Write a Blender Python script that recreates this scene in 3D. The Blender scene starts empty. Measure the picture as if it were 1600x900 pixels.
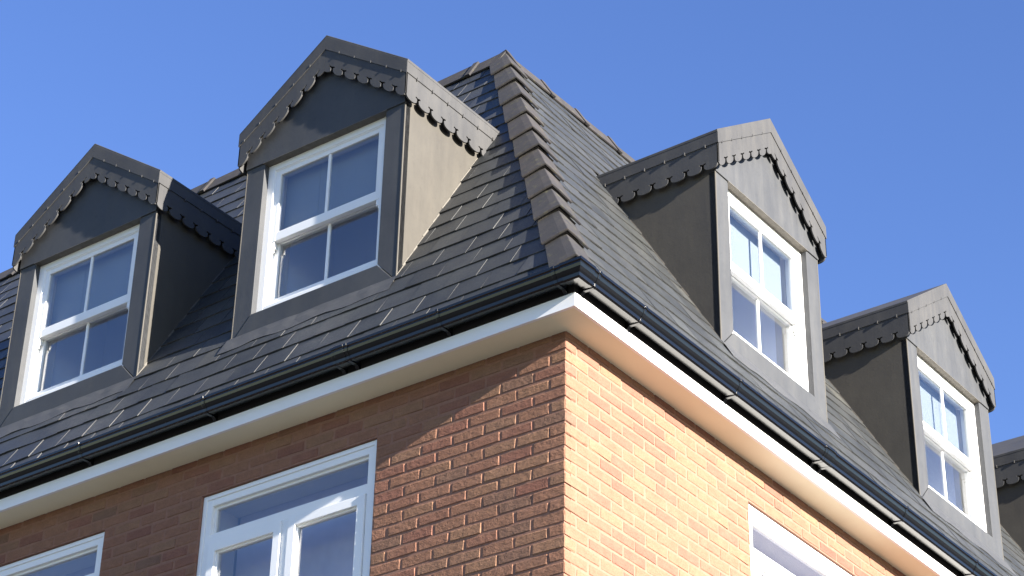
import bpy, math, random
from mathutils import Vector, Matrix

# ------------------------------------------------------------------ camera, sky, sun, exposure
S = bpy.context.scene
R = math.radians
H = 7.85                                   # height of the soffit above the ground
cam_d = bpy.data.cameras.new('camera'); cam = bpy.data.objects.new('camera', cam_d)
S.collection.objects.link(cam); S.camera = cam
CP = Vector((6.1491, -8.6480, -6.2116 + H)); YAW, PIT, ROL = R(37.064), R(31.443), R(1.239); FPX = 3450.94
cf = Vector((-math.sin(YAW)*math.cos(PIT), math.cos(YAW)*math.cos(PIT), math.sin(PIT)))
cr = cf.cross(Vector((0, 0, 1))).normalized(); cu = cr.cross(cf)
CR = math.cos(ROL)*cr + math.sin(ROL)*cu; CU = -math.sin(ROL)*cr + math.cos(ROL)*cu
m3 = Matrix((CR, CU, -cf)).transposed()
cam.matrix_world = Matrix.Translation(CP) @ m3.to_4x4()
cam_d.sensor_width = 36; cam_d.lens = FPX/1600*36; cam_d.clip_start = .1; cam_d.clip_end = 5000

SUN_EL, SUN_AZ = R(16.8), R(5.3)           # azimuth: degrees from +X towards -Y
w = bpy.data.worlds.new('World'); S.world = w; w.use_nodes = True
wn = w.node_tree; bg = wn.nodes['Background']
sky = wn.nodes.new('ShaderNodeTexSky'); sky.sky_type = 'NISHITA'; sky.sun_disc = False
sky.sun_elevation = SUN_EL; sky.sun_rotation = R(90) + SUN_AZ
sky.air_density = 1.0; sky.dust_density = 0.0; sky.ozone_density = 2.0; sky.altitude = 0
hs = wn.nodes.new('ShaderNodeHueSaturation'); hs.inputs['Saturation'].default_value = 1.2; hs.inputs['Hue'].default_value = .521
wn.links.new(sky.outputs[0], hs.inputs['Color']); wn.links.new(hs.outputs[0], bg.inputs[0]); bg.inputs[1].default_value = 0.065
ld = bpy.data.lights.new('sun', 'SUN'); ld.energy = 5.0; ld.angle = R(.5); ld.color = (1, .93, .83)
sun = bpy.data.objects.new('sun', ld); S.collection.objects.link(sun)
sdir = Vector((math.cos(SUN_EL)*math.cos(SUN_AZ), -math.cos(SUN_EL)*math.sin(SUN_AZ), math.sin(SUN_EL)))
sun.rotation_euler = sdir.to_track_quat('Z', 'Y').to_euler(); sun.location = (20, -4, 20)
S.view_settings.view_transform = 'Standard'; S.view_settings.look = 'None'
S.view_settings.exposure = 2.2; S.view_settings.gamma = 1
S.render.engine = 'CYCLES'

rnd = random.Random(7)

# ------------------------------------------------------------------ building measurements (soffit = z 0)
E = .2017; FH = .0852
K = .5819; YF = .2086; ZQ = .9439; ZR = 4.075
YV = .1525; ZA = 3.1245; ZE = 2.6009; ZB = 2.314
WR = .7375; WB = .6918; WW = .5309; ZT = 2.3043; ZW = 1.1142
XA, XB, YC, YD = -4.3753, -2.1332, 2.7198, 5.47
LX, LY = 9.5, 13.0                          # lengths of the two facades
def YS(z): return YF + (z - ZQ)*K           # depth of the roof slope at height z
def to_px(p):
    v = Vector(p) + Vector((0, 0, H)) - CP
    z = v.dot(cf)
    if z < .1: return None
    return 800 + FPX*v.dot(CR)/z, 450 - FPX*v.dot(CU)/z

# ------------------------------------------------------------------ materials
def mat(name):
    m = bpy.data.materials.new(name); m.use_nodes = True
    return m, m.node_tree, m.node_tree.nodes['Principled BSDF']
def nd(t, typ, **kw):
    n = t.nodes.new(typ)
    for k, v in kw.items():
        if k.startswith('i_'):
            key = k[2:].replace('_', ' ')
            n.inputs[key if not key.isdigit() else int(key)].default_value = v
        else: setattr(n, k, v)
    return n
def coords(t, scale=(1, 1, 1)):
    g = nd(t, 'ShaderNodeNewGeometry'); mp = nd(t, 'ShaderNodeMapping')
    mp.inputs['Scale'].default_value = scale
    t.links.new(g.outputs['Position'], mp.inputs['Vector']); return mp.outputs[0]
def noise(t, vec, scale, detail=4, rough=.6):
    n = nd(t, 'ShaderNodeTexNoise'); n.inputs['Scale'].default_value = scale
    n.inputs['Detail'].default_value = detail; n.inputs['Roughness'].default_value = rough
    t.links.new(vec, n.inputs['Vector']); return n.outputs[0]
def ramp(t, fac, stops):
    r = nd(t, 'ShaderNodeValToRGB'); el = r.color_ramp.elements
    while len(el) < len(stops): el.new(.5)
    for e, (p, c) in zip(el, stops):
        e.position = p; e.color = (*c, 1) if len(c) == 3 else c
    t.links.new(fac, r.inputs[0]); return r.outputs[0]
def mix(t, a, b, fac, mode='MIX'):
    m = nd(t, 'ShaderNodeMix', data_type='RGBA', blend_type=mode)
    for s, v in ((m.inputs[6], a), (m.inputs[7], b), (m.inputs[0], fac)):
        if hasattr(v, 'links'): t.links.new(v, s)
        elif isinstance(v, tuple): s.default_value = (*v, 1)
        else: s.default_value = v
    return m.outputs[2]
def bump(t, bs, h, strength, dist):
    b = nd(t, 'ShaderNodeBump'); b.inputs['Strength'].default_value = strength; b.inputs['Distance'].default_value = dist
    t.links.new(h, b.inputs['Height']); t.links.new(b.outputs[0], bs.inputs['Normal'])
def tone_attr(t):
    a = nd(t, 'ShaderNodeAttribute', attribute_name='tone'); return a.outputs['Fac']

def simple(name, col, rough=.5, var=.12, scale=6, bmp=.1, bdist=.002, spec=.5, ior=1.5, metal=0):
    m, t, b = mat(name); c = coords(t)
    n = noise(t, c, scale, 5)
    lo = tuple(x*(1-var) for x in col); hi = tuple(min(1, x*(1+var)) for x in col)
    t.links.new(ramp(t, n, [(.3, lo), (.7, hi)]), b.inputs['Base Color'])
    b.inputs['Roughness'].default_value = rough; b.inputs['Specular IOR Level'].default_value = spec
    b.inputs['IOR'].default_value = ior; b.inputs['Metallic'].default_value = metal
    if bmp: bump(t, b, noise(t, c, scale*12, 3), bmp, bdist)
    return m

def m_brick():
    m, t, b = mat('brick'); c = coords(t); tn = tone_attr(t)
    base = ramp(t, tn, [(0, (.195, .090, .066)), (.2, (.230, .110, .078)), (.42, (.250, .132, .086)),
                        (.62, (.220, .118, .080)), (.8, (.265, .148, .092)), (1, (.19, .110, .078))])
    n1 = noise(t, c, 14, 6, .7); n2 = noise(t, c, 90, 4, .7)
    col = mix(t, base, ramp(t, n1, [(.25, (.6, .6, .6)), (.7, (1.12, 1.1, 1.08))]), .5, 'MULTIPLY')
    col = mix(t, col, ramp(t, n2, [(.3, (.7, .7, .7)), (.62, (1.08, 1.08, 1.08))]), .6, 'MULTIPLY')
    n4 = noise(t, coords(t, (1, 1, 2.5)), 3.2, 4)
    col = mix(t, col, (.30, .20, .13), ramp(t, n4, [(.5, (0, 0, 0)), (.75, (.12, .12, .12))]))
    t.links.new(col, b.inputs['Base Color']); b.inputs['Roughness'].default_value = .92
    b.inputs['Specular IOR Level'].default_value = .15
    v = nd(t, 'ShaderNodeTexVoronoi'); v.inputs['Scale'].default_value = 45; t.links.new(c, v.inputs['Vector'])
    pits = ramp(t, v.outputs['Distance'], [(.05, (0, 0, 0)), (.22, (1, 1, 1))])
    h = nd(t, 'ShaderNodeMath', operation='ADD'); t.links.new(noise(t, c, 60, 6, .75), h.inputs[0])
    h2 = nd(t, 'ShaderNodeMath', operation='MULTIPLY'); t.links.new(pits, h2.inputs[0]); h2.inputs[1].default_value = .25
    t.links.new(h2.outputs[0], h.inputs[1])
    h3 = nd(t, 'ShaderNodeMath', operation='MULTIPLY_ADD'); t.links.new(noise(t, coords(t, (1, 1, 1.8)), 22, 3, .5), h3.inputs[0]); h3.inputs[1].default_value = 1.6
    t.links.new(h.outputs[0], h3.inputs[2]); bump(t, b, h3.outputs[0], .9, .0055); return m
def m_mortar():
    m, t, b = mat('mortar'); c = coords(t)
    t.links.new(ramp(t, noise(t, c, 30, 6, .7), [(.3, (.21, .116, .084)), (.7, (.275, .152, .110))]), b.inputs['Base Color'])
    b.inputs['Roughness'].default_value = .95; b.inputs['Specular IOR Level'].default_value = .1
    bump(t, b, noise(t, c, 160, 4, .7), .5, .002); return m
def m_slate():
    m, t, b = mat('slate'); c = coords(t); tn = tone_attr(t)
    base = ramp(t, tn, [(0, (.018, .0205, .023)), (.4, (.026, .029, .031)), (.7, (.035, .037, .038)), (.9, (.030, .034, .039)), (1, (.048, .049, .046))])
    n1 = noise(t, c, 5, 5); n2 = noise(t, coords(t, (1, 1, .35)), 70, 5, .7)
    col = mix(t, base, ramp(t, n1, [(.3, (.75, .75, .78)), (.7, (1.25, 1.22, 1.15))]), .8, 'MULTIPLY')
    col = mix(t, col, ramp(t, n2, [(.35, (.75, .75, .75)), (.65, (1.2, 1.2, 1.2))]), .7, 'MULTIPLY')
    n6 = noise(t, c, 3.1, 6, .7)
    col = mix(t, col, (.056, .058, .050), ramp(t, n6, [(.5, (0, 0, 0)), (.7, (.38, .38, .38))]))
    t.links.new(col, b.inputs['Base Color'])
    t.links.new(ramp(t, n2, [(.3, (.42, .42, .42)), (.7, (.62, .62, .62))]), b.inputs['Roughness'])
    b.inputs['Specular IOR Level'].default_value = .5
    bump(t, b, noise(t, coords(t, (1, 1, .4)), 45, 6, .65), .35, .003); return m
def m_lead(name, lo, hi, st=1.0):
    m, t, b = mat(name); c = coords(t)
    n1 = noise(t, c, 2.6, 5, .6); n2 = noise(t, coords(t, (1, 1, .12)), 11, 6, .7); n3 = noise(t, c, 60, 3); n5 = noise(t, c, 24, 6, .75)
    col = ramp(t, n1, [(.3, lo), (.7, hi)])
    col = mix(t, col, ramp(t, n2, [(.3, (.84, .85, .87)), (.55, (1, 1, 1)), (.72, (1.16, 1.14, 1.1))]), .9*st, 'MULTIPLY')
    col = mix(t, col, ramp(t, n5, [(.28, (.72, .72, .74)), (.42, (1, 1, 1)), (.7, (1.08, 1.07, 1.06))]), .7*st, 'MULTIPLY')
    t.links.new(col, b.inputs['Base Color'])
    t.links.new(ramp(t, n2, [(.3, (.5, .5, .5)), (.7, (.68, .68, .68))]), b.inputs['Roughness'])
    b.inputs['Specular IOR Level'].default_value = .22
    h = nd(t, 'ShaderNodeMath', operation='MULTIPLY_ADD'); t.links.new(n1, h.inputs[0]); h.inputs[1].default_value = 4
    t.links.new(n3, h.inputs[2]); bump(t, b, h.outputs[0], .12, .004); return m
def m_tile():
    m, t, b = mat('clay_hip_tile'); c = coords(t); tn = tone_attr(t)
    col = ramp(t, noise(t, c, 9, 6, .7), [(.25, (.012, .012, .014)), (.5, (.023, .0215, .023)), (.72, (.038, .032, .029))])
    col = mix(t, col, ramp(t, tn, [(0, (.7, .7, .75)), (1, (1.15, 1.05, 1))]), .8, 'MULTIPLY')
    col = mix(t, col, (.09, .085, .035), ramp(t, noise(t, c, 16, 5, .7), [(.55, (0, 0, 0)), (.72, (.55, .55, .55))]))
    t.links.new(col, b.inputs['Base Color']); b.inputs['Roughness'].default_value = .85
    bump(t, b, noise(t, c, 70, 6, .7), .4, .003); return m
def m_glass():
    m, t, b = mat('window_glass')
    out = t.nodes['Material Output']; t.nodes.remove(b)
    tr = nd(t, 'ShaderNodeBsdfTransparent'); tr.inputs[0].default_value = (.90, .91, .92, 1)
    gl = nd(t, 'ShaderNodeBsdfGlossy'); gl.inputs['Roughness'].default_value = .012
    lw = nd(t, 'ShaderNodeLayerWeight'); lw.inputs['Blend'].default_value = .5
    pw = nd(t, 'ShaderNodeMath', operation='POWER'); t.links.new(lw.outputs['Facing'], pw.inputs[0]); pw.inputs[1].default_value = 4.0
    fr = nd(t, 'ShaderNodeMath', operation='MULTIPLY_ADD'); t.links.new(pw.outputs[0], fr.inputs[0]); fr.inputs[1].default_value = .85; fr.inputs[2].default_value = .11
    bp = nd(t, 'ShaderNodeBump'); bp.inputs['Strength'].default_value = .12; bp.inputs['Distance'].default_value = .004
    t.links.new(noise(t, coords(t), 2.2, 1), bp.inputs['Height']); t.links.new(bp.outputs[0], gl.inputs['Normal'])
    ms = nd(t, 'ShaderNodeMixShader'); t.links.new(fr.outputs[0], ms.inputs[0])
    t.links.new(tr.outputs[0], ms.inputs[1]); t.links.new(gl.outputs[0], ms.inputs[2])
    t.links.new(ms.outputs[0], out.inputs[0]); return m
M = dict(brick=m_brick(), mortar=m_mortar(), slate=m_slate(), lead=m_lead('lead_sheet', (.050, .052, .056), (.064, .066, .070)), trim=m_lead('lead_trim', (.050, .050, .051), (.064, .063, .063)), cheek=m_lead('lead_cheek', (.061, .056, .049), (.076, .070, .060), .6), tile=m_tile(), glass=m_glass(),
         upvc=simple('white_upvc', (.80, .80, .79), .32, .02, 3, .03, .001),
         fascia=simple('white_fascia', (.80, .80, .80), .4, .03, 2, .04, .001),
         soffit=simple('soffit_board', (.80, .77, .58), .6, .04, 2, .06, .001),
         gutter=simple('black_gutter_plastic', (.0035, .004, .0055), .2, .1, 4, .04, .001, ior=1.5),
         black=simple('black_felt_and_shade', (.015, .014, .013), .9, .2, 12, .2),
         edge=simple('slate_cut_edge', (.060, .060, .060), .8, .35, 60, .3),
         clip=simple('metal_clip', (.055, .053, .05), .45, .2, 50, .1),
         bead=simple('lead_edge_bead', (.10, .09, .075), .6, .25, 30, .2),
         blind=simple('white_blind', (.29, .33, .36), .8, .03, 4, .05),
         room=simple('room_wall', (.82, .84, .90), .9, .1, 1, 0),
         reveal=simple('plaster_reveal', (.62, .58, .50), .8, .05, 3, .05),
         flat=simple('flat_roof_felt', (.09, .09, .09), .9, .2, 5, .2),
         ground=simple('paving', (.06, .06, .058), .9, .2, .6, .2))

# ------------------------------------------------------------------ mesh builder
class MB:
    def __init__(s): s.v = []; s.f = []; s.t = []; s.m = []
    def add(s, vs, fs, tone=.5, mi=0):
        n = len(s.v); s.v += [tuple(p) for p in vs]
        for f in fs: s.f.append(tuple(i+n for i in f)); s.t.append(tone)
        s.m += mi if isinstance(mi, list) else [mi]*len(fs)
    def box(s, x0, x1, y0, y1, z0, z1, tone=.5, mi=0):
        s.add([(x0,y0,z0),(x1,y0,z0),(x1,y1,z0),(x0,y1,z0),(x0,y0,z1),(x1,y0,z1),(x1,y1,z1),(x0,y1,z1)],
              [(0,3,2,1),(4,5,6,7),(0,1,5,4),(1,2,6,5),(2,3,7,6),(3,0,4,7)], tone, mi)
    def prism(s, A, B, tone=.5, mi=0, side=None):            # A, B: two outlines with the same count
        n = len(A)
        fs = [tuple(range(n))[::-1], tuple(range(n, 2*n))] + [(i, (i+1) % n, n+(i+1) % n, n+i) for i in range(n)]
        s.add(list(A)+list(B), fs, tone, [mi, mi] + [mi if side is None else side]*n)
    def build(s, name, mats, parent=None, loc=(0, 0, 0), bevel=0, smooth=False, fix=True):
        me = s.mesh(name, mats, fix)
        o = bpy.data.objects.new(name, me); S.collection.objects.link(o); o.location = loc
        if parent: o.parent = parent
        if bevel:
            b = o.modifiers.new('bevel', 'BEVEL'); b.width = bevel; b.segments = 2; b.limit_method = 'ANGLE'; b.angle_limit = R(40)
        return o
    def mesh(s, name, mats, fix=True):
        me = bpy.data.meshes.new(name); me.from_pydata(s.v, [], s.f)
        for mm in (mats if isinstance(mats, (list, tuple)) else [mats]): me.materials.append(M[mm])
        me.polygons.foreach_set('material_index', s.m)
        a = me.attributes.new('tone', 'FLOAT', 'FACE'); a.data.foreach_set('value', s.t)
        if fix:
            import bmesh
            bm = bmesh.new(); bm.from_mesh(me); bmesh.ops.recalc_face_normals(bm, faces=bm.faces); bm.to_mesh(me); bm.free()
        me.update(); return me
def empty(name, parent=None, loc=(0, 0, 0), rz=0):
    o = bpy.data.objects.new(name, None); S.collection.objects.link(o); o.location = loc; o.rotation_euler.z = rz
    o.empty_display_size = .3
    if parent: o.parent = parent
    return o
def link_mesh(name, me, parent, loc=(0, 0, 0), rz=0):
    o = bpy.data.objects.new(name, me); S.collection.objects.link(o); o.parent = parent; o.location = loc; o.rotation_euler.z = rz
    return o

# ------------------------------------------------------------------ ground
g = MB(); g.add([(-900,-900,0),(900,-900,0),(900,900,0),(-900,900,0)], [(0,1,2,3)])
gr = g.build('ground', 'ground', fix=False); gr['kind'] = 'structure'

house = empty('brick_house')
house['label'] = 'red brick corner building with a steep slate mansard roof, lead dormers and black gutters'
house['category'] = 'building'
SIDES = {'L': 0.0, 'R': math.pi/2}          # each facade is built in its own frame: x along it, y into the house
def world(side, x, y, z):
    return (x, y, z) if side == 'L' else (-y, x, z)

# ------------------------------------------------------------------ walls and bricks
WIN = {'L': [(-2.735, -1.345), (-4.965, -3.575), (-7.2, -5.81)], 'R': [(1.935, 3.325), (5.0, 6.39), (8.1, 9.49)]}
WT, WBOT = -.265, -1.84
PIT_Z, JT = .075, .010
MD = .0042                                   # depth of the mortar joints
walls = {}
for side in 'LR':
    b = MB()
    x0, x1 = (-LX, -.001) if side == 'L' else (.06, LY)
    if side == 'L': x1 = -MD - .003
    cuts = sorted(WIN[side]); xs = x0
    for a, c in cuts:
        b.box(xs, a, MD, .3, -H, .15); b.box(a, c, MD, .3, WT, .15); b.box(a, c, MD, .3, -H, WBOT); xs = c
    b.box(xs, x1, MD, .3, -H, .15)
    walls[side] = b.build('wall', 'mortar', house, (0, 0, H)); walls[side].rotation_euler.z = SIDES[side]

def brick_verts(x0, x1, y0, y1, z0, z1, rg, bv=.0052):
    # slightly irregular brick with eased arrises: 24 vertices, 26 faces
    j = lambda a=.0012: rg.uniform(-a, a)
    tilt_x, tilt_z = max(-.0012, min(.0012, rg.gauss(0, .0007))), max(-.001, min(.001, rg.gauss(0, .0006)))
    X = (x0+j(.003), x1+j(.003)); Y = (y0+rg.uniform(-.0008, .0016), y1); Z = (z0+j(.002), z1+j(.002))
    vs = []; idx = {}
    for ix in (0, 1):
        for iy in (0, 1):
            for iz in (0, 1):
                for ax in range(3):
                    p = [X[ix], Y[iy], Z[iz]]
                    ins = [bv*(1 if k == 0 else -1)*rg.uniform(.45, 1.9) for k in (ix, iy, iz)]
                    for q in range(3):
                        if q != ax: p[q] += ins[q]
                    if iy == 0: p[1] += tilt_x*(1 if ix else -1) + tilt_z*(1 if iz else -1)
                    idx[ix, iy, iz, ax] = len(vs); vs.append(p)
    fs = []
    for ax in range(3):
        u, v = [q for q in range(3) if q != ax]
        for sdd in (0, 1):
            loop = []
            for a, c in ((0, 0), (1, 0), (1, 1), (0, 1)):
                k = [0, 0, 0]; k[ax] = sdd; k[u] = a; k[v] = c; loop.append(idx[k[0], k[1], k[2], ax])
            fs.append(tuple(loop))
        for a in (0, 1):                     # edge strips running along ax
            for c in (0, 1):
                k0 = [0, 0, 0]; k1 = [0, 0, 0]; k1[ax] = 1
                for k in (k0, k1): k[u] = a; k[v] = c
                fs.append((idx[(*k0, u)], idx[(*k1, u)], idx[(*k1, v)], idx[(*k0, v)]))
    for ix in (0, 1):
        for iy in (0, 1):
            for iz in (0, 1): fs.append(tuple(idx[ix, iy, iz, a] for a in range(3)))
    return vs, fs

def area_px(side, x0, x1, z0, z1, y=0):
    P = [to_px(world(side, x, y, z)) for x, z in ((x0, z0), (x1, z0), (x1, z1), (x0, z1))]
    if any(p is None for p in P): return 0
    cx = sum(p[0] for p in P)/4; cy = sum(p[1] for p in P)/4
    if not (-25 < cx < 1625 and -25 < cy < 925): return 0
    return abs(sum(P[i][0]*P[(i+1) % 4][1] - P[(i+1) % 4][0]*P[i][1] for i in range(4)))/2
spec = []                                     # (side, x0, x1, z0, z1, depth, area)
Z0 = -.04
for side in 'LR':
    sg = -1 if side == 'L' else 1
    L = LX if side == 'L' else LY
    for k in range(-2, int((H-.3)/PIT_Z)):
        zt = Z0 - k*PIT_Z - JT/2 + PIT_Z; zt = Z0 - k*PIT_Z - JT/2
        zb = zt - .065
        header = (k % 2 == 1)
        first = (.1025 if header else .215) if side == 'L' else (.215 if header else .1025)
        a = 0; ln = first; n = 0
        while a < L - .25:
            lo, hi = (a*sg, (a+ln)*sg) if sg > 0 else (-(a+ln), -a)
            segs = [(lo, hi)]
            if zb < WT and zt > WBOT:
                for c0, c1 in WIN[side]:
                    ns = []
                    for s0, s1 in segs:
                        if s1 <= c0 or s0 >= c1: ns.append((s0, s1))
                        else:
                            if s0 < c0 - .02: ns.append((s0, c0-.001))
                            if s1 > c1 + .02: ns.append((c1+.001, s1))
                    segs = ns
            for s0, s1 in segs:
                if n == 0:
                    if side == 'R': continue  # the corner brick is one brick, listed with the left wall
                    dep = .215 if header else .1025
                    ar = area_px('L', s0, s1, zb, zt)
                else: dep = .1025; ar = area_px(side, s0, s1, zb, zt)
                if zt > .02: ar = 0
                spec.append((side, s0, s1, zb, zt, dep, ar, n == 0))
            a += ln + JT; ln = .215; n += 1
order = sorted(range(len(spec)), key=lambda i: -spec[i][6])
top = set(i for i in order[:300] if spec[i][6] > 0)
variants = {}
def tone_b(rg): return min(1, max(0, rg.gauss(.45, .27)))
stuff = {'L': MB(), 'R': MB()}
for i, (side, x0, x1, z0, z1, dep, ar, corner) in enumerate(spec):
    ln = round(x1-x0, 4)
    if i in top:
        v = rnd.randrange(14) if ln in (.215,) and not corner else rnd.randrange(12)
        key = (ln, dep, corner, v)
        if key not in variants:
            rg = random.Random(hash((ln*1000//1, dep*1000//1, v)) & 0xffff)
            mb = MB(); vs, fs = brick_verts(-ln/2, ln/2, 0, dep, -.0325, .0325, rg)
            mb.add(vs, fs, tone_b(rg)); variants[key] = mb.mesh('brick', 'brick')
        o = link_mesh('brick', variants[key], walls[side], ((x0+x1)/2, 0, (z0+z1)/2))
    else:
        far = ar == 0
        if far and z0 < -3.2: 
            stuff[side].box(x0, x1, 0, dep, z0, z1, tone_b(rnd))
        else:
            vs, fs = brick_verts(x0, x1, 0, dep, z0, z1, rnd); stuff[side].add(vs, fs, tone_b(rnd))
for side in 'LR':
    o = stuff[side].build('brickwork', 'brick', walls[side]); o['kind'] = 'stuff'

# ------------------------------------------------------------------ soffits, fascias, gutters
def ext(side, prof, name, mats, parent, lo=None, mi=0):
    """extrude a (g, z) outline along a facade with a mitred end at the corner"""
    L = LX if side == 'L' else LY
    if side == 'L':
        A = [(-L, -g_, z) for g_, z in prof]; B = [(g_, -g_, z) for g_, z in prof]
    else:
        A = [(-g_, -g_, z) for g_, z in prof]; B = [(L, -g_, z) for g_, z in prof]
    b = MB(); b.prism(A, B, .5, mi)
    o = b.build(name, mats, parent); return o
def strap(side, prof, xa, xb, name, mats, parent):
    b = MB(); b.prism([(xa, -g_, z) for g_, z in prof], [(xb, -g_, z) for g_, z in prof]); return b.build(name, mats, parent, bevel=.0015)
GUT_OUT = [(.216, .195), (.216, .126), (.228, .116), (.284, .110), (.296, .116), (.299, .134), (.308, .143),
           (.317, .158), (.322, .174), (.322, .183), (.331, .187), (.333, .201), (.327, .205)]
GUT_IN = [(.322, .202), (.321, .192), (.314, .186), (.312, .174), (.307, .162), (.300, .150), (.291, .140),
          (.285, .122), (.276, .117), (.231, .123), (.222, .130), (.222, .195)]
def offset(prof, d): # crude outward offset of the outer gutter outline
    c = (.265, .175); out = []
    for g_, z in prof:
        n = Vector((g_-c[0], z-c[1])).normalized(); out.append((g_+n.x*d, z+n.y*d))
    return out
for side in 'LR':
    off = dict(parent=house)
    f = ext(side, [(E, 0), (E, FH), (E-.02, FH), (E-.02, 0)], 'fascia_board', 'fascia', house)
    sf = ext(side, [(E-.021, .004), (E-.021, .014), (-.02, .014), (-.02, .004)], 'soffit', 'soffit', house)
    tb = ext(side, [(E-.012, FH+.001), (E-.012, .20), (.10, .24), (.10, .02+FH)], 'tilting_fillet', 'black', house)
    gt = ext(side, GUT_OUT + GUT_IN, 'gutter', 'gutter', house)
    for o in (f, sf, tb, gt): o.location = (0, 0, H); o.rotation_euler.z = SIDES[side]
    xs = [-3.55, -2.477, -.665, .14, -4.6, -5.65, -6.7, -7.75, -8.8] if side == 'L' else [-.14, .314, 1.344, 3.431, 4.46, 5.5, 7.6, 8.65, 9.7, 10.7]
    un = [-1.393, ] if side == 'L' else [2.42, 6.55]
    sp = offset(GUT_OUT[1:], .004)
    sprof = [(.190, .135), (.191, .088), (.204, .092), (.222, .108)] + sp[2:] + [(.318, .200), (.305, .17), (.285, .13), (.24, .13), (.21, .15)]
    for x in xs: strap(side, sprof, x-.011, x+.011, 'gutter_bracket', 'gutter', gt)
    for x in un:
        for dx in (-.05, .05): strap(side, sprof, x+dx-.012, x+dx+.012, 'gutter_bracket', 'gutter', gt)
        sp2 = offset(GUT_OUT, .0055)
        strap(side, sp2 + GUT_IN, x-.036, x+.036, 'gutter_union', 'gutter', gt)
    sp2 = offset(GUT_OUT, .0045)
    # corner angle sleeve
    sg = 1 if side == 'L' else -1
    b = MB(); pf = sp2 + GUT_IN
    A = [(.19*sg, -g_, z) for g_, z in pf]; B = [(g_*sg, -g_, z) for g_, z in pf]
    b.prism(A, B); b.build('gutter_angle', 'gutter', gt)

# ------------------------------------------------------------------ roof
nl = math.sqrt(1+K*K); NY, NZ = -1/nl, K/nl     # outward normal of a slope in its own frame
roof = MB()
ze = .17
for side in 'LR':
    L = LX if side == 'L' else LY
    # the underlay sits under the slates and is cut open where the dormers stand
    def hx(z): return -YS(z) if side == 'L' else YS(z)
    far = -L if side == 'L' else L
    cs = sorted([-4.3753, -2.1332] if side == 'L' else [2.7198, 5.47, 8.22])
    zz = [ze, ZQ+.03, 2.45, ZR]
    for i in range(3):
        a, c = zz[i], zz[i+1]
        if i != 1: runs = [(('far'), ('hip'))]
        else:
            xs = [x for xc_ in cs for x in (xc_-WB+.03, xc_+WB-.03)]
            pts_ = (['far'] + xs + ['hip']) if side == 'L' else (['hip'] + xs + ['far'])
            runs = [(pts_[j], pts_[j+1]) for j in range(0, len(pts_), 2)]
        for p_, q_ in runs:
            X = lambda e, z: far if e == 'far' else hx(z) if e == 'hip' else e
            roof.add([world(side, X(p_, a), YS(a), a), world(side, X(q_, a), YS(a), a), world(side, X(q_, c), YS(c), c), world(side, X(p_, c), YS(c), c)], [(0, 1, 2, 3)], .2)
yr = YS(ZR)
roof.add([(-LX, yr, ZR), (-yr, yr, ZR), (-yr, LY, ZR), (-LX, LY, ZR)], [(0, 1, 2, 3)], .2)
roof_o = roof.build('roof', 'flat', house, (0, 0, H), fix=False)
DORM = {'L': [XA, XB], 'R': [YC, YD, YD+2.75]}

def clip_poly(poly, a, b, c):                   # keep a*x + b*z <= c
    out = []
    for i in range(len(poly)):
        p, q = poly[i], poly[(i+1) % len(poly)]
        dp, dq = a*p[0]+b*p[1]-c, a*q[0]+b*q[1]-c
        if dp <= 0: out.append(p)
        if (dp < 0 < dq) or (dq < 0 < dp):
            t = dp/(dp-dq); out.append((p[0]+(q[0]-p[0])*t, p[1]+(q[1]-p[1])*t))
    return out
def slate_geo(poly, z0, lift, th, rg):
    """poly in (x, z); the butt (lower) edge is lifted clear of the course below"""
    top, bot = [], []
    tw = rg.gauss(0, .0012)
    xm = sum(p[0] for p in poly)/len(poly)
    for x, z in poly:
        h = lift*(1-(z-z0)/.24) + .002 + tw*(x-xm)/.12
        for dst, hh in ((top, h+th), (bot, h-.001)):
            dst.append((x, YS(z)+NY*hh, z+NZ*hh))
    return bot, top
sl = []
ZS0, DZ, SW = .203, .18, .25
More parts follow.
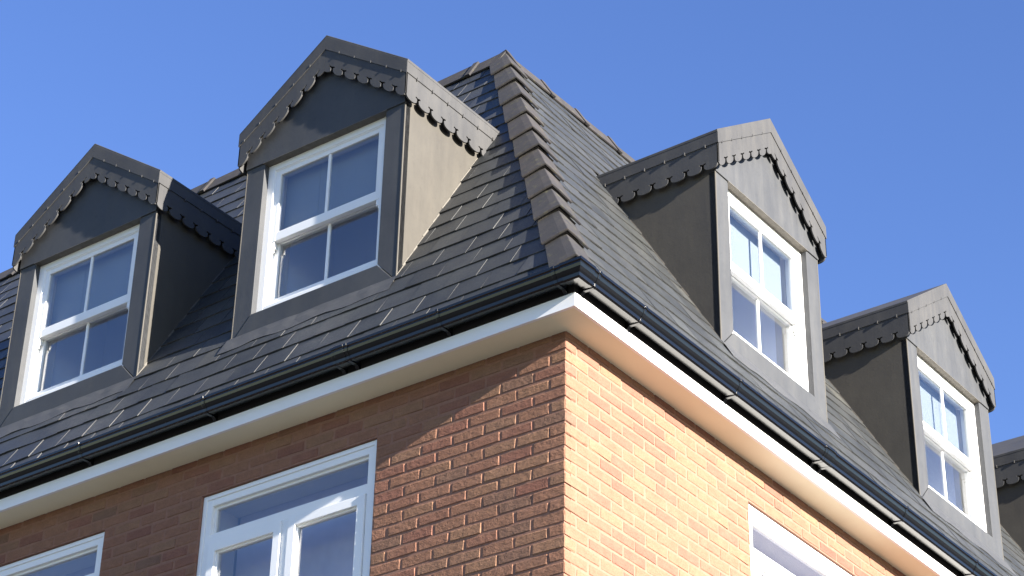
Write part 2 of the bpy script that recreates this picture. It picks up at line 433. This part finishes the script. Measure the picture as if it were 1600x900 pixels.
for side in 'LR':
    L = LX if side == 'L' else LY; sg = -1 if side == 'L' else 1
    k = -1
    while True:
        z0 = ZS0 + k*DZ
        if z0 > ZR - .02: break
        zlo = max(z0, .165); z1 = min(z0 + DZ + .035, ZR)
        offx = -.005 + (SW/2 if k % 2 else 0)
        n0 = int((-L if side == 'L' else -.5)/SW)-1; n1 = int((.5 if side == 'L' else L)/SW)+1
        for n in range(n0, n1+1):
            x0 = n*SW + offx + .13 ; x1 = x0 + SW - .003
            if x0 < -L or x1 > L: continue
            jz = rnd.uniform(-.002, .002)
            poly = [(x0, zlo+jz), (x1, zlo+jz+rnd.uniform(-.0012, .0012)), (x1, z1), (x0, z1)]
            # hip: left side x <= -YS(z) ; right side x >= YS(z)
            if side == 'L': poly = clip_poly(poly, 1, K, -(YF-ZQ*K) - .012)
            else: poly = clip_poly(poly, -1, K, -(YF-ZQ*K) - .012)
            if len(poly) < 3: continue
            polys = [poly]
            for xc in DORM[side]:
                w_ = WB - .012; nx = []
                for pl in polys:
                    xs_ = [p[0] for p in pl]
                    if max(xs_) <= xc-w_ or min(xs_) >= xc+w_ or max(p[1] for p in pl) < ZQ-.02: nx.append(pl); continue
                    zc = [p[1] for p in pl]
                    if min(zc) > 3.0: nx.append(pl); continue
                    if min(zc) > 2.55:          # above the dormer eaves the roof cuts the slates along the valley
                        nx.append(pl); continue
                    a_ = clip_poly(pl, 1, 0, xc-w_); b_ = clip_poly(pl, -1, 0, -(xc+w_))
                    c_ = clip_poly(clip_poly(clip_poly(pl, -1, 0, -(xc-w_)), 1, 0, xc+w_), 0, 1, ZQ-.01)
                    nx += [q for q in (a_, b_, c_) if len(q) >= 3 and max(t[0] for t in q)-min(t[0] for t in q) > .012
                           and max(t[1] for t in q)-min(t[1] for t in q) > .012]
                polys = nx
            for pl in polys:
                xs_ = [p[0] for p in pl]; zs_ = [p[1] for p in pl]
                P = [to_px(world(side, x, YS(z), z)) for x, z in pl]; ar = 0
                cx = sum(p[0] for p in P)/len(P); cy = sum(p[1] for p in P)/len(P)
                if -15 < cx < 1615 and -15 < cy < 915:
                    ar = abs(sum(P[i][0]*P[(i+1) % len(P)][1]-P[(i+1) % len(P)][0]*P[i][1] for i in range(len(P))))/2
                    zc = sum(zs_)/len(zs_)
                    # hidden behind a dormer as seen from the street?
                    for sd in 'LR':
                        for xc in DORM[sd]:
                            poly_px = [to_px(world(sd, xc+a, b_, c)) for a, b_, c in ((-WR, YV, ZE), (-WB, YF, ZQ), (WB, YF, ZQ), (WR, YV, ZE), (0, YV, ZA))]
                            ins = False; j = len(poly_px)-1
                            for i in range(len(poly_px)):
                                (xi, yi), (xj, yj) = poly_px[i], poly_px[j]
                                if (yi > cy) != (yj > cy) and cx < (xj-xi)*(cy-yi)/(yj-yi)+xi: ins = not ins
                                j = i
                            if ins and zc > ZQ: ar = 0
                sl.append((side, pl, z0, ar))
        k += 1
order = sorted(range(len(sl)), key=lambda i: -sl[i][3]); top = set(i for i in order[:300] if sl[i][3] > 0)
st = {'L': MB(), 'R': MB()}
shared = {}
for i, (side, pl, z0, ar) in enumerate(sl):
    tone = min(1, max(0, rnd.gauss(.45, .25)))
    lift = .0105 + rnd.uniform(-.001, .003)
    full = len(pl) == 4 and abs((pl[1][0]-pl[0][0]) - (SW-.0035)) < .0005 and abs(pl[2][1]-z0-DZ-.035) < .002 and pl[0][1] > .19 and abs(pl[2][0]-pl[1][0]) < 1e-4 and abs(pl[3][0]-pl[0][0]) < 1e-4
    if i in top and full:
        v = rnd.randrange(24)
        if v not in shared:
            rg = random.Random(100+v); b = MB()
            w2 = (SW-.0035)/2; jz = rg.uniform(-.002, .002)
            q = [(-w2, z0+jz), (w2, z0+jz+rg.uniform(-.0015, .0015)), (w2, z0+DZ+.035), (-w2, z0+DZ+.035)]
            A, B = slate_geo(q, z0, .0105+rg.uniform(-.001, .003), .0065, rg)
            base = (0, YS(z0), z0)
            A = [Vector(p)-Vector(base) for p in A]; B = [Vector(p)-Vector(base) for p in B]
            b.prism(A, B, min(1, max(0, rg.gauss(.45, .25))), 0, 1); shared[v] = b.mesh('slate', ['slate', 'edge'])
        x, y, z = world(side, (pl[0][0]+pl[1][0])/2, YS(z0), z0)
        link_mesh('slate', shared[v], roof_o, (x, y, z), SIDES[side])
    else:
        A, B = slate_geo(pl, z0, lift, .0065, rnd)
        if i in top:
            b = MB(); b.prism(A, B, tone, 0, 1); o = link_mesh('slate', b.mesh('slate', ['slate', 'edge']), roof_o, (0, 0, 0), SIDES[side])
        else: st[side].prism(A, B, tone, 0, 1)
for side in 'LR':
    o = st[side].build('slate_courses', ['slate', 'edge'], roof_o); o.rotation_euler.z = SIDES[side]; o['kind'] = 'stuff'

# hip tiles ------------------------------------------------------
def hip_pt(z): return Vector((-YS(z), YS(z), z))
hd = Vector((-K, K, 1)).normalized()                    # up along the hip
nL, nR = Vector((0, NY, NZ)), Vector((-NY, 0, NZ))
lL = hd.cross(nL).normalized(); lL = lL if lL.x < 0 else -lL     # in the left slope, away from the hip
lR = hd.cross(nR).normalized(); lR = lR if lR.y > 0 else -lR
nm = (nL+nR).normalized()
def tile_mesh(p0, p1, lift0, lift1, wd, th, tone, dL, dR, nA, nB, nM, spread=1.0):
    b = MB()
    def sec(p, lift, wd):
        c = p + nM*(lift*1.15)
        a = p + dL*wd + nA*(lift*.9); e = p + dR*wd + nB*(lift*.9)
        q1 = c*.75 + a*.25 + nM*.0015; q2 = c*.75 + e*.25 + nM*.0015
        outer = [a + nA*th, q1 + nA*th, c + nM*th*1.1, q2 + nB*th, e + nB*th]
        inner = [e, q2, c, q1, a]
        return outer + inner
    b.prism(sec(p0, lift0, wd*1.04), sec(p1, lift1, wd*.97), tone)
    return b
z = .27; i = 0
while z < ZR - .05:
    z1 = min(z + .345 + .06, ZR + .01)
    b = tile_mesh(hip_pt(z), hip_pt(z1), (.050+rnd.uniform(-.006, .006)), .012, .128+rnd.uniform(-.004, .004), .016, rnd.random(), lL, lR, nL, nR, nm)
    o = b.build('hip_tile', 'tile', roof_o, bevel=.004)
    # mortar bedding that shows under the raised butt
    mb = MB(); p = hip_pt(z+.018); q = hip_pt(z+.10)
    def ms(p, l): return [p+lL*.115-nL*.005, p+lL*.115+nL*l, p+nm*l*1.2, p+lR*.115+nR*l, p+lR*.115-nR*.005]
    mb.prism(ms(p, .041), ms(q, .026)); mb.build('bedding_mortar', 'bead', roof_o)
    z += .345; i += 1
# ridge tiles ----------------------------------------------------
def ridge(side, x, x1):
    A = Vector((0, YS(ZR), ZR)); b = MB()
    tone = rnd.random()
    def sec(xx, l, wd=.17, th=.016):
        p = Vector((xx, 0, 0)) + A
        dn = Vector((0, -K, -1)).normalized(); bk = Vector((0, 1, -.25)).normalized()
        n1 = Vector((0, NY, NZ)); n2 = Vector((0, .25, 1)).normalized(); nmm = (n1+n2).normalized()
        return [p+dn*wd+n1*(l+th), p+nmm*(l+th)*1.2, p+bk*wd+n2*(l+th), p+bk*wd+n2*l, p+nmm*l*1.1, p+dn*wd+n1*l]
    b.prism(sec(x, .014), sec(x1, .022), tone)
    b.prism(sec(x, .028, .185, .02), sec(x+.05, .028, .185, .02), tone)
    o = b.build('ridge_tile', 'tile', roof_o, bevel=.003); o.rotation_euler.z = SIDES[side]
x = 2.32-.02
xx = -YS(ZR)-.02
ends = [-2.32 - .46*i for i in range(15)]
for a in ends: ridge('L', a, min(a+.465, -YS(ZR)+.02))
for a in [2.47-.46+.46*i for i in range(22)]: ridge('R', a, a+.465)

# ------------------------------------------------------------------ windows
def ring(b, x0, x1, z0, z1, y0, y1, wl, wr, wt, wb, e=.0015):
    b.box(x0, x0+wl, y0, y1, z0, z1); b.box(x1-wr, x1, y0, y1, z0, z1)
    b.box(x0+wl-e, x1-wr+e, y0+.0008, y1-.0008, z1-wt, z1-.0006); b.box(x0+wl-e, x1-wr+e, y0+.0008, y1-.0008, z0+.0006, z0+wb)
def pane(x0, x1, z0, z1, y, parent):
    b = MB(); b.box(x0, x1, y, y+.004, z0, z1); 
    return b.build('pane', 'glass', parent)
def room(parent, x0, x1, z0, z1, ya, yb, rv=.22, name='room_interior'):
    b = MB()                                   # plastered reveal, then the dim room behind
    t = .012
    b.box(x0-t, x0, ya, ya+rv, z0-t, z1+t, .5, 0); b.box(x1, x1+t, ya, ya+rv, z0-t, z1+t, .5, 0)
    b.box(x0, x1, ya, ya+rv, z1, z1+t, .5, 0); b.box(x0, x1, ya, ya+rv, z0-t, z0, .5, 0)
    b.build('window_reveal', 'reveal', parent)
    c = MB(); X0, X1, Zb, Zt = x0-.0, x1+.0, z0-.0, z1+.0
    q = .05
    c.add([(X0-q, ya+rv, Zb-q), (X1+q, ya+rv, Zb-q), (X1+q, ya+rv, Zt+q), (X0-q, ya+rv, Zt+q),
           (X0-q, yb, Zb-q), (X1+q, yb, Zb-q), (X1+q, yb, Zt+q), (X0-q, yb, Zt+q),
           (X0-.001, ya+rv, Zb-.001), (X1+.001, ya+rv, Zb-.001), (X1+.001, ya+rv, Zt+.001), (X0-.001, ya+rv, Zt+.001)],
          [(4, 5, 6, 7), (0, 1, 5, 4), (1, 2, 6, 5), (2, 3, 7, 6), (3, 0, 4, 7), (0, 1, 9, 8), (1, 2, 10, 9), (2, 3, 11, 10), (3, 0, 8, 11)])
    c.build(name, 'room', parent)

def facade_window(side, x0, x1):
    W = MB(); z0, z1 = WBOT+.02, WT-.003; x0 += .002; x1 -= .002
    y = .028
    ring(W, x0, x1, z0, z1, y, y+.07, .075, .075, .075, .075)
    xm = (x0+x1)/2; zt = z1-.30
    W.box(x0+.07, x1-.07, y+.001, y+.069, zt-.03, zt+.03)       # transom
    W.box(xm-.03, xm+.03, y+.0015, y+.068, z0+.07, zt-.029)     # mullion
    # raised beads round the fanlight
    ring(W, x0+.07, x1-.07, zt+.028, z1-.07, y+.022, y+.06, .022, .022, .022, .022)
    # outer trim line
    ring(W, x0+.0, x1-.0, z0, z1, y-.008, y+.002, .03, .03, .03, .03)
    o = W.build('window', 'upvc', house, (0, 0, H), bevel=.003); o.rotation_euler.z = SIDES[side]
    pane(x0+.088, x1-.088, zt+.046, z1-.088, y+.036, o)
    for a, c in ((x0+.078, xm-.028), (xm+.028, x1-.078)):
        C = MB(); ring(C, a, c, z0+.078, zt-.034, y-.012, y+.05, .058, .058, .058, .058)
        ring(C, a+.055, c-.055, z0+.133, zt-.089, y+.006, y+.04, .014, .014, .014, .014)
        C.build('casement', 'upvc', o, bevel=.003)
        pane(a+.066, c-.066, z0+.144, zt-.10, y+.02, o)
    room(o, x0+.05, x1-.05, z0+.05, z1-.05, y+.072, 1.0, .18)
    B = MB(); B.box(x0+.06, x1-.06, .29, .295, z0+.06, z1-.03)
    B.build('net_curtain', 'net', o)
M['net'] = simple('grey_net_curtain', (.68, .64, .72), .9, .1, 5, .1)
for side in 'LR':
    for x0, x1 in WIN[side]: facade_window(side, x0, x1)

# ------------------------------------------------------------------ dormer prototype (own frame: x across, y into the house)
SL = (ZA-ZE)/WR
def rake(x): return ZA - SL*abs(x)
def scallops(L, cuts, d0=.268, dep=.034, e0=0., e1=0.):
    """lower outline of a trim from a=0 to a=L as (a, drop): scallops parted by small keyhole cuts"""
    pts = []; ed = [-e0] + list(cuts) + [L+e1]
    for i in range(len(ed)-1):
        a, b = ed[i], ed[i+1]; c = (a+b)/2; r = (b-a)/2 - .010
        for j in range(13):
            x = c - r*math.cos(math.pi*j/12)
            if -1e-6 <= x <= L+1e-6: pts.append((x, d0 + dep*math.sin(math.pi*j/12)**.8))
        if pts and i == len(ed)-2 and pts[-1][0] < L: pts.append((L, pts[-1][1]))
        if i < len(ed)-2:
            x = b
            pts += [(x-.009, d0-.010), (x-.012, d0-.016), (x-.027, d0-.021), (x-.022, d0-.030), (x-.008, d0-.027), (x, d0-.024),
                    (x+.008, d0-.027), (x+.022, d0-.030), (x+.027, d0-.021), (x+.012, d0-.016), (x+.009, d0-.010)]
    if pts[0][0] > 0: pts.insert(0, (0, pts[0][1]))
    return pts
def make_dormer():
    D = empty('dormer', house)
    lm = 'lead'
    # surround of the window, 5 cm deep, mitred at the sill corners
    def pan(pts, y0, y1, name, m=lm, bev=.003):
        b = MB(); b.prism([(x, y0, z) for x, z in pts], [(x, y1, z) for x, z in pts]); return b.build(name, m, D, bevel=bev)
    gpp = .002
    for s in (-1, 1):
        pan([(s*WB, ZQ+.004), (s*(WW), ZW+gpp+.002), (s*WW, ZT+.01), (s*WB, ZT+.01)], YF, YF+.055, 'side_panel')
    pan([(-WB+.004, ZQ-.02), (WB-.004, ZQ-.02), (WB-.004, ZQ), (WW, ZW-gpp), (-WW, ZW-gpp), (-WB+.004, ZQ)], YF-.003, YF+.055, 'sill_panel')
    # gable panel, a little proud, with a thin lip, its light painted in by paler colour
    pan([(-WB-.004, ZT), (WB+.004, ZT), (WB+.004, rake(WB)-.02), (0, rake(0)-.02), (-WB-.004, rake(WB)-.02)], YF-.010, YF+.05, 'gable_panel')
    b = MB(); b.box(-WW-.01, WW+.01, YF-.012, YF+.05, ZT-.004, ZT-.0005); b.build('lit_lip', 'bead', D)
    # cheeks
    for s in (-1, 1):
        pts = [(YF+.004, ZQ-.02), (YF+.004, ZE-.01), (YS(ZE)+.15, ZE-.01), (YS(ZE)+.15, ZE-.1), (YS(ZQ)+.03, ZQ-.03)]
        b = MB(); b.prism([(s*WB, y, z) for y, z in pts], [(s*(WB-.03), y, z) for y, z in pts]); b.build('cheek', 'cheek', D)
        # rolled corner bead and the lead upstand where the cheek meets the slates
        b = MB(); x = s*(WB+.001)
        n = 8; A = [(x-s*.003+.006*math.cos(2*math.pi*i/n), YF+.003+.006*math.sin(2*math.pi*i/n), ZQ-.015) for i in range(n)]
        b.prism(A, [(p[0], p[1], ZE-.2) for p in A]); b.build('corner_bead', 'cheek', D)
        b = MB()
        def us(z, h, wd): 
            y = YS(z); return [(s*(WB-.01), y+NY*.002, z+NZ*.002), (s*(WB+wd), y+NY*.004, z+NZ*.004), (s*(WB+wd*.8), y+NY*h*.6, z+NZ*h*.6), (s*(WB+.003), y+NY*h, z+NZ*h)]
        nn = 9
        for i in range(nn):
            za, zb_ = ZQ-.03+(ZE-.25-ZQ)*i/nn, ZQ-.03+(ZE-.25-ZQ)*(i+1)/nn
            b.prism(us(za, .022+.004*(i % 2), .006), us(zb_, .019, .005))
        b.build('soaker_edge', 'bead', D)
    # apron dressed over the slates below the sill
    b = MB(); nx = 14
    def ap(x, z, h): return (x, YS(z)+NY*h, z+NZ*h)
    rows = [(ZQ+.015, .022), (ZQ-.05, .024), (ZQ-.13, .021)]
    vs = []; fs = []
    rr = random.Random(5)
    for r_, (z, h) in enumerate(rows):
        for i in range(nx+1):
            x = -WB-.02 + (2*WB+.04)*i/nx
            zz = z - (.012*math.sin(i*1.3) + rr.uniform(-.006, .006) if r_ == 2 else 0)
            vs.append(ap(x, zz, h + rr.uniform(-.002, .003)))
    for r_ in range(2):
        for i in range(nx): a = r_*(nx+1)+i; fs.append((a, a+1, a+nx+2, a+nx+1))
    base = len(vs); last = 2*(nx+1)
    for i in range(nx+1): p = vs[last+i]; vs.append((p[0], p[1]-NY*.012, p[2]-NZ*.012))
    for i in range(nx): fs.append((last+i, last+i+1, base+i+1, base+i))
    for c in (0, nx):
        pass
    b.add(vs, fs, .5)
    b.build('lead_apron', lm, D)
    b = MB()
    for x in (-.45, -.08, .30, .6): b.box(x-.007, x+.007, YF-.008, YF+.0, ZQ-.012, ZQ+.012)
    o = b.build('apron_clip', 'clip', D); 
    # roof sheets over the gable
    for s in (-1, 1):
        b = MB(); o_ = .006
        yb1, yb0 = YS(ZA)+.12, YS(ZE)+.12
        A = [(0, YV-.004, ZA+o_), (s*(WR+.008), YV-.004, rake(WR+.008)+o_), (s*(WR+.008), yb0, rake(WR+.008)+o_), (0, yb1, ZA+o_)]
        Bq = [(p[0], p[1], p[2]-.022) for p in A]
        b.prism(Bq, A); b.build('roof_sheet', 'trim', D, bevel=.003)
        # underside board between trim and gable
        b = MB(); A = [(0, YV+.01, rake(0)-.2), (s*(WR-.012), YV+.01, rake(WR-.012)-.2), (s*(WR-.012), YF+.0, rake(WR-.012)-.2), (0, YF, rake(0)-.2)]
        b.prism(A, [(p[0], p[1], p[2]+.15) for p in A]); b.build('verge_board', 'black', D)
        # rake trim
        pts = scallops(WR, (.070, .178, .295, .411, .527, .638), e0=.05); th = .012
        out = [(0, .0)] + [(WR, .0)] + [(a, d) for a, d in pts[::-1]]
        out[-1] = (0, out[-1][1])
        P2 = [(s*x, rake(x)-d-.018) for x, d in out[:2]] + [(s*x, rake(x)-d) for x, d in out[2:]]
        b = MB(); b.prism([(x, YV, z) for x, z in P2], [(x, YV+th, z) for x, z in P2]); b.build('scalloped_trim', 'trim', D, bevel=.0015)
        # flashing strip over its upper half
        P3 = [(0, ZA-.012), (s*(WR+.003), rake(WR)-.012), (s*(WR+.003), rake(WR)-.112), (0, ZA-.118)]
        b = MB(); b.prism([(x, YV-.006, z) for x, z in P3], [(x, YV-.0005, z) for x, z in P3]); b.build('flashing_strip', 'trim', D, bevel=.001)
        b = MB()
        for q in (.13, .27, .42, .56, .69):
            xq = s*q; zq_ = rake(q)-.112
            b.box(xq-.003, xq+.003, YV-.009, YV-.0055, zq_-.008, zq_+.010)
        o = b.build('flashing_clips', 'clip', D); o['kind'] = 'stuff'
        # eaves trim along the cheek
        Ls = YS(ZE)+.06-YV; pts = scallops(Ls, (.128, .262, .397, .535, .672, .808, .945))
        out = [(0, .012), (Ls, .012)] + pts[::-1]; 
        b = MB(); b.prism([(s*WR, YV+a, ZE-d) for a, d in out], [(s*(WR-th), YV+a, ZE-d) for a, d in out]); b.build('scalloped_trim', 'trim', D, bevel=.0015)
        b = MB(); P = [(YV-.005, ZE-.006), (YV+Ls, ZE-.006), (YV+Ls, ZE-.106), (YV-.005, ZE-.106)]
        b.prism([(s*(WR+.006), y, z) for y, z in P], [(s*(WR+.0005), y, z) for y, z in P]); b.build('flashing_strip', 'trim', D, bevel=.001)
        b = MB()
        for q in range(6):
            y = YV+.1+q*.165; b.box(s*(WR+.004)-.004, s*(WR+.004)+.008*s+.0, y-.004, y+.004, ZE-.118, ZE-.094) if s > 0 else b.box(-(WR+.012), -(WR+.002), y-.004, y+.004, ZE-.118, ZE-.094)
        o = b.build('flashing_clips', 'clip', D); o['kind'] = 'stuff'
        b = MB(); b.box(min(s*WB, s*(WR-.012)), max(s*WB, s*(WR-.012)), YV+.02, YS(ZE)+.05, ZB+.075, ZE-.03); b.build('eaves_soffit', 'black', D)  # black colour stands in for the shadow under the dormer eaves
    # window: box frame, two sashes
    f = MB(); y = YF+.045
    ring(f, -WW-.01, WW+.01, ZW-.01, ZT+.005, y, y+.10, .065, .065, .06, .07)
    ring(f, -WW+.05, WW-.05, ZW+.055, ZT-.05, y+.006, y+.10, .012, .012, .012, .012)
    b = f.build('window_frame', 'upvc', D, bevel=.003)
    zr0, zr1 = 1.672, 1.742
    x0 = -WW+.058; x1 = -x0
    u = MB(); ring(u, x0, x1, zr0, ZT-.058, y+.012, y+.05, .045, .045, .04, .07)
    for s in (-1, 1):                       # sash horns
        xa = s*(WW-.058); u.box(min(xa, xa-s*.035), max(xa, xa-s*.035), y+.014, y+.05, zr0-.05, zr0)
        u.box(min(xa, xa-s*.022), max(xa, xa-s*.022), y+.018, y+.046, zr0-.07, zr0-.049)
    u.build('upper_sash', 'upvc', D, bevel=.003)
    l = MB(); ring(l, x0, x1, ZW+.055, zr0+.05, y+.054, y+.094, .045, .045, .05, .075); l.build('lower_sash', 'upvc', D, bevel=.003)
    for (za, zb_, yy) in ((zr1-.002, ZT-.097, y+.018), (ZW+.128, zr0+.002, y+.062)):
        g_ = MB(); g_.box(-.011, .011, yy, yy+.018, za, zb_); g_.build('glazing_bar', 'upvc', D, bevel=.003)
        for s in (-1, 1):
            a, c = sorted((s*.0105, s*(WW-.104))); pane(a, c, za+.001, zb_-.001, yy+.007, D)
    room(D, -WW+.06, WW-.06, ZW+.05, ZT-.05, y+.105, .95, .10)
    b = MB()                                 # blind: hung in flat vertical drops behind the upper sash
    xs = [-.46, -.16, .13, .43]
    for i in range(3): b.box(xs[i], xs[i+1]-.001, y+.115+.002*(i % 2), y+.118+.002*(i % 2), 1.70, ZT-.055)
    b.build('window_blind', 'blind', D)
    return D
proto = make_dormer()
first = True
for side in 'LR':
    for xc in DORM[side]:
        if first: o = proto; first = False
        else:
            o = proto.copy(); S.collection.objects.link(o)
            for ch in list(proto.children):
                c = ch.copy(); S.collection.objects.link(c); c.parent = o
        o.location = (xc, 0, H) if side == 'L' else (0, xc, H)
        o.rotation_euler.z = SIDES[side]
